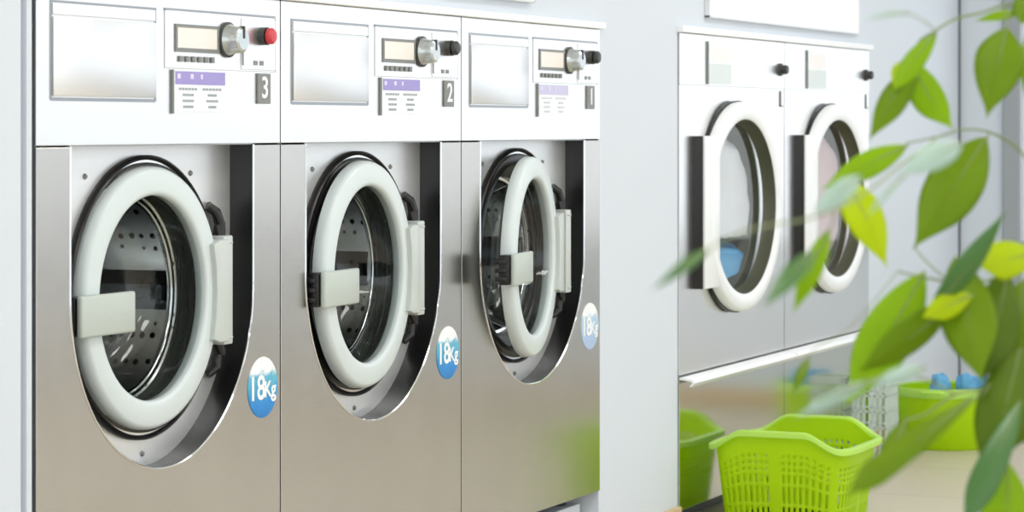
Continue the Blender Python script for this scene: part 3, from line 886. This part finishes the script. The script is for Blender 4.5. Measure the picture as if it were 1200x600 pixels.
def leaf(b, t, width, mat, roll=0.0, bend=0.12, fold=0.25, shape=0.42, sharp=1.0, twist=0.0):
    """b, t = (px, py, depth); a pointed, folded, drooping blade with thickness and a raised midrib"""
    b3, t3 = at(*b), at(*t)
    ax = t3 - b3; ln = ax.length; ax.normalize()
    side = ax.cross(Vdir).normalized()
    nrm = side.cross(ax).normalized()
    R0 = Matrix.Rotation(roll, 3, ax)
    side, nrm = R0 @ side, R0 @ nrm
    w_ = width * (b[2] + t[2]) / 2 / F / 2
    nu, nv = 22, 8
    bm = bmesh.new(); g = []
    for i in range(nu + 1):
        s = i / nu
        k = (s / shape) if s < shape else (1 - (s - shape) / (1 - shape))
        if s < shape: wd = math.sin(PI / 2 * min(1, k)) ** 0.75
        else: wd = (math.sin(PI / 2 * k)) ** (0.9 + 0.5 * sharp * (1 - k))
        wd = max(wd, 0.012)
        Rt = Matrix.Rotation(twist * s, 3, ax)
        sd, nm = Rt @ side, Rt @ nrm
        c = b3 + ax * (ln * s) - nrm * (bend * ln * (math.sin(PI * s)) ) 
        row = []
        for j in range(nv + 1):
            q = (j / nv - 0.5) * 2
            wav = 0.05 * math.sin(s * 11 + (1.3 if q > 0 else 0.2)) * abs(q)
            row.append(bm.verts.new(loc(c + sd * (q * wd * w_) + nm * ((abs(q) ** 1.2) * fold + wav) * wd * w_ )))
        g.append(row)
    for i in range(nu):
        for j in range(nv): bm.faces.new((g[i][j], g[i + 1][j], g[i + 1][j + 1], g[i][j + 1]))
    lf = link('leaf', bm, M[mat], plant, True, angle=1.5)
    so = lf.modifiers.new('thickness', 'SOLIDIFY'); so.thickness = 0.0006
    # midrib
    rb = bmesh.new()
    pts = [loc(b3 + ax * (ln * s / 10) - nrm * (bend * ln * math.sin(PI * s / 10) ) + nrm * 0.0006) for s in range(0, 10)]
    tube(rb, pts, 0.0011, 0.0004, 6)
    link('midrib', rb, M['stem'], lf, True)
    return lf

def stem(pts, r0=2.2, r1=1.0, mat='stem', name='stem'):
    P = [at(*p) for p in pts]
    # smooth by Catmull-Rom
    out = []
    for i in range(len(P) - 1):
        p0, p1, p2, p3 = P[max(0, i - 1)], P[i], P[i + 1], P[min(len(P) - 1, i + 2)]
        for k in range(6):
            t = k / 6
            out.append(0.5 * ((2 * p1) + (p2 - p0) * t + (2 * p0 - 5 * p1 + 4 * p2 - p3) * t * t + (3 * p1 - p0 - 3 * p2 + p3) * t ** 3))
    out.append(P[-1])
    bm = bmesh.new(); tube(bm, [loc(p) for p in out], r0 / 1000, r1 / 1000, 8)
    return link(name, bm, M[mat], plant, True)

# trunk from the pot, outside the frame, and branches reaching into view
tr = bmesh.new()
top1 = at(1236, 40, 2.60)
tube(tr, [Vector((0, 0, 0.24)), Vector((0.004, 0.01, 0.5)), loc(at(1262, 420, 2.62)), loc(at(1246, 200, 2.60)), loc(top1), loc(at(1226, -40, 2.58))], 0.011, 0.006, 12)
link('trunk', tr, M['bark'], plant, True)
stem([(1236, 40, 2.60), (1205, 10, 2.58), (1178, 6, 2.56), (1150, 15, 2.54), (1120, 22, 2.52), (1096, 36, 2.50), (1078, 48, 2.50), (1068, 68, 2.50)], 1.6, 1.0)
stem([(1248, 220, 2.60), (1215, 200, 2.58), (1190, 172, 2.56), (1160, 155, 2.55), (1130, 152, 2.52), (1100, 160, 2.50), (1062, 168, 2.48)], 1.6, 0.8)
stem([(1178, 6, 2.56), (1180, 20, 2.55), (1179, 34, 2.54)], 1.2, 0.9)
stem([(1160, 155, 2.55), (1158, 160, 2.53), (1156, 166, 2.52)], 1.0, 0.8)
stem([(1254, 330, 2.62), (1222, 300, 2.58), (1190, 318, 2.50), (1150, 330, 2.46), (1112, 330, 2.42), (1078, 324, 2.40), (1052, 318, 2.40)], 1.8, 0.9)
stem([(1262, 420, 2.62), (1225, 440, 2.50), (1192, 452, 2.40), (1155, 456, 2.36), (1120, 462, 2.32), (1085, 485, 2.30), (1060, 492, 2.30)], 1.8, 0.9)
stem([(1112, 330, 2.42), (1084, 305, 2.44), (1072, 290, 2.46)], 0.9, 0.6)
stem([(1100, 160, 2.50), (1060, 190, 2.20), (1020, 222, 2.0), (980, 245, 1.9), (940, 258, 1.8), (900, 264, 1.75), (860, 276, 1.7), (829, 293, 1.66)], 1.2, 0.6)
stem([(1190, 452, 2.40), (1205, 490, 2.36), (1202, 520, 2.34)], 1.4, 1.0)
stem([(1155, 456, 2.36), (1160, 450, 2.2), (1150, 462, 2.05)], 0.7, 0.5)
stem([(980, 245, 1.9), (975, 262, 1.95), (968, 274, 2.0)], 0.7, 0.5)
stem([(1120, 462, 2.32), (1070, 440, 2.0), (1020, 446, 1.85), (960, 470, 1.8)], 1.0, 0.6)
stem([(1052, 318, 2.40), (1000, 380, 2.36), (960, 405, 2.32), (946, 420, 2.3)], 0.5, 0.4)

L_ = [  # base, tip, width px, material, roll, bend, fold, shape
    ((1098, 38, 2.50), (1046, 108, 2.46), 26, 'leaf', 0.3, 0.10, 0.3, 0.62),
    ((1062, 72, 2.52), (1046, 100, 2.48), 22, 'leafy', 0.0, 0.05, 0.2, 0.5),
    ((1066, 68, 2.50), (1117, 151, 2.48), 43, 'leaf', -0.25, -0.10, 0.25, 0.48),
    ((1076, 72, 2.51), (1018, 165, 2.47), 34, 'leafd', 0.35, 0.06, 0.35, 0.48),
    ((1180, 32, 2.54), (1156, 139, 2.50), 58, 'leafd', 0.15, 0.06, 0.25, 0.36),
    ((1196, 14, 2.56), (1141, 25, 2.54), 13, 'leaf', 0.4, 0.06, 0.3, 0.4),
    ((1208, -14, 2.56), (1196, 30, 2.54), 30, 'leafd', 0.2, 0.06, 0.3, 0.5),
    ((1210, 30, 2.57), (1204, 130, 2.52), 26, 'leaf', 0.2, 0.06, 0.3, 0.4),
    ((1064, 170, 2.48), (962, 222, 2.42), 32, 'leaf', 0.2, 0.08, 0.3, 0.50),
    ((988, 206, 2.44), (1040, 314, 2.40), 48, 'leafy', -0.2, 0.08, 0.2, 0.42),
    ((1156, 160, 2.52), (1070, 292, 2.46), 66, 'leafd', 0.15, 0.07, 0.25, 0.46),
    ((972, 268, 2.10), (929, 368, 2.10), 26, 'leaf', 0.2, 0.06, 0.3, 0.45),
    ((955, 292, 1.8), (893, 362, 1.75), 24, 'leafb', 0.3, 0.06, 0.3, 0.45),
    ((832, 291, 1.66), (762, 342, 1.62), 15, 'leafb', 0.3, 0.06, 0.3, 0.40),
    ((1084, 318, 2.42), (990, 478, 2.36), 64, 'leaf', 0.1, 0.06, 0.25, 0.50),
    ((1120, 352, 2.38), (1006, 436, 2.36), 44, 'leafd', -0.3, 0.06, 0.3, 0.5),
    ((1140, 345, 2.36), (1080, 372, 2.34), 30, 'leafy', 0.2, 0.05, 0.2, 0.55),
    ((1088, 368, 2.36), (1180, 245, 2.34), 30, 'leafb', 0.3, 0.07, 0.3, 0.45),
    ((1216, 296, 2.40), (1146, 312, 2.36), 46, 'leafy', 0.2, 0.05, 0.2, 0.60),
    ((1120, 300, 2.40), (1150, 448, 2.32), 66, 'leafd', 0.2, 0.06, 0.25, 0.50),
    ((1180, 315, 2.42), (1152, 446, 2.38), 64, 'leafs', -0.2, 0.06, 0.25, 0.55),
    ((1200, 326, 2.44), (1186, 462, 2.42), 58, 'leafd', 0.2, 0.06, 0.25, 0.5),
    ((1215, 362, 2.50), (1140, 424, 2.48), 50, 'leafs', 0.2, 0.06, 0.25, 0.5),
    ((1196, 408, 2.36), (1152, 566, 2.30), 66, 'leafs', 0.1, 0.06, 0.3, 0.45),
    ((1216, 430, 2.38), (1184, 530, 2.36), 54, 'leafs', 0.0, 0.06, 0.3, 0.5),
    ((1196, 470, 2.30), (1128, 620, 2.26), 36, 'leafb', 0.2, 0.06, 0.3, 0.62),
    ((1180, 540, 2.34), (1174, 660, 2.30), 62, 'leaf', -0.2, 0.06, 0.2, 0.45),
    ((1146, 462, 2.05), (992, 580, 1.95), 32, 'leafd', 0.3, 0.05, 0.3, 0.78),
    ((1062, 492, 2.28), (1030, 560, 2.26), 26, 'leafd', 0.2, 0.06, 0.3, 0.45),
    ((948, 418, 2.3), (929, 463, 2.28), 13, 'leafd', 0.3, 0.06, 0.3, 0.45),
    ((1128, 168, 1.9), (1052, 206, 1.8), 32, 'leafp', 0.3, 0.06, 0.3, 0.5),
    ((1010, 205, 1.85), (952, 252, 1.8), 26, 'leafp', 0.3, 0.06, 0.3, 0.5),
    ((1060, 205, 1.8), (1018, 252, 1.78), 9, 'leafp', 0.5, 0.06, 0.3, 0.5),
    ((1020, 446, 1.85), (930, 490, 1.8), 16, 'leafp', 0.3, 0.06, 0.3, 0.5),
    ((1085, 430, 1.95), (1016, 452, 1.86), 18, 'leafp', 0.3, 0.06, 0.3, 0.5),
    ((1064, 15, 2.0), (1010, 25, 1.95), 8, 'leafp', 0.5, 0.06, 0.3, 0.4),
]
for a in L_: leaf(*a)
stem([(1096, 36, 2.50), (1082, 24, 2.2), (1064, 15, 2.0)], 0.6, 0.5)

# ------------------------------------------------------------------ light
wd = bpy.data.worlds.new('daylight'); sc.world = wd; wd.use_nodes = True
bg = wd.node_tree.nodes['Background']; bg.inputs[0].default_value = (0.93, 0.97, 1.0, 1); bg.inputs[1].default_value = 1.25

sc.view_settings.view_transform = 'Standard'
sc.view_settings.look = 'None'
sc.view_settings.gamma = 1.0
sc.view_settings.use_curve_mapping = False
sc.view_settings.exposure = 0.25
sc.cycles.use_denoising = True
sc.cycles.max_bounces = 12
sc.cycles.transparent_max_bounces = 16
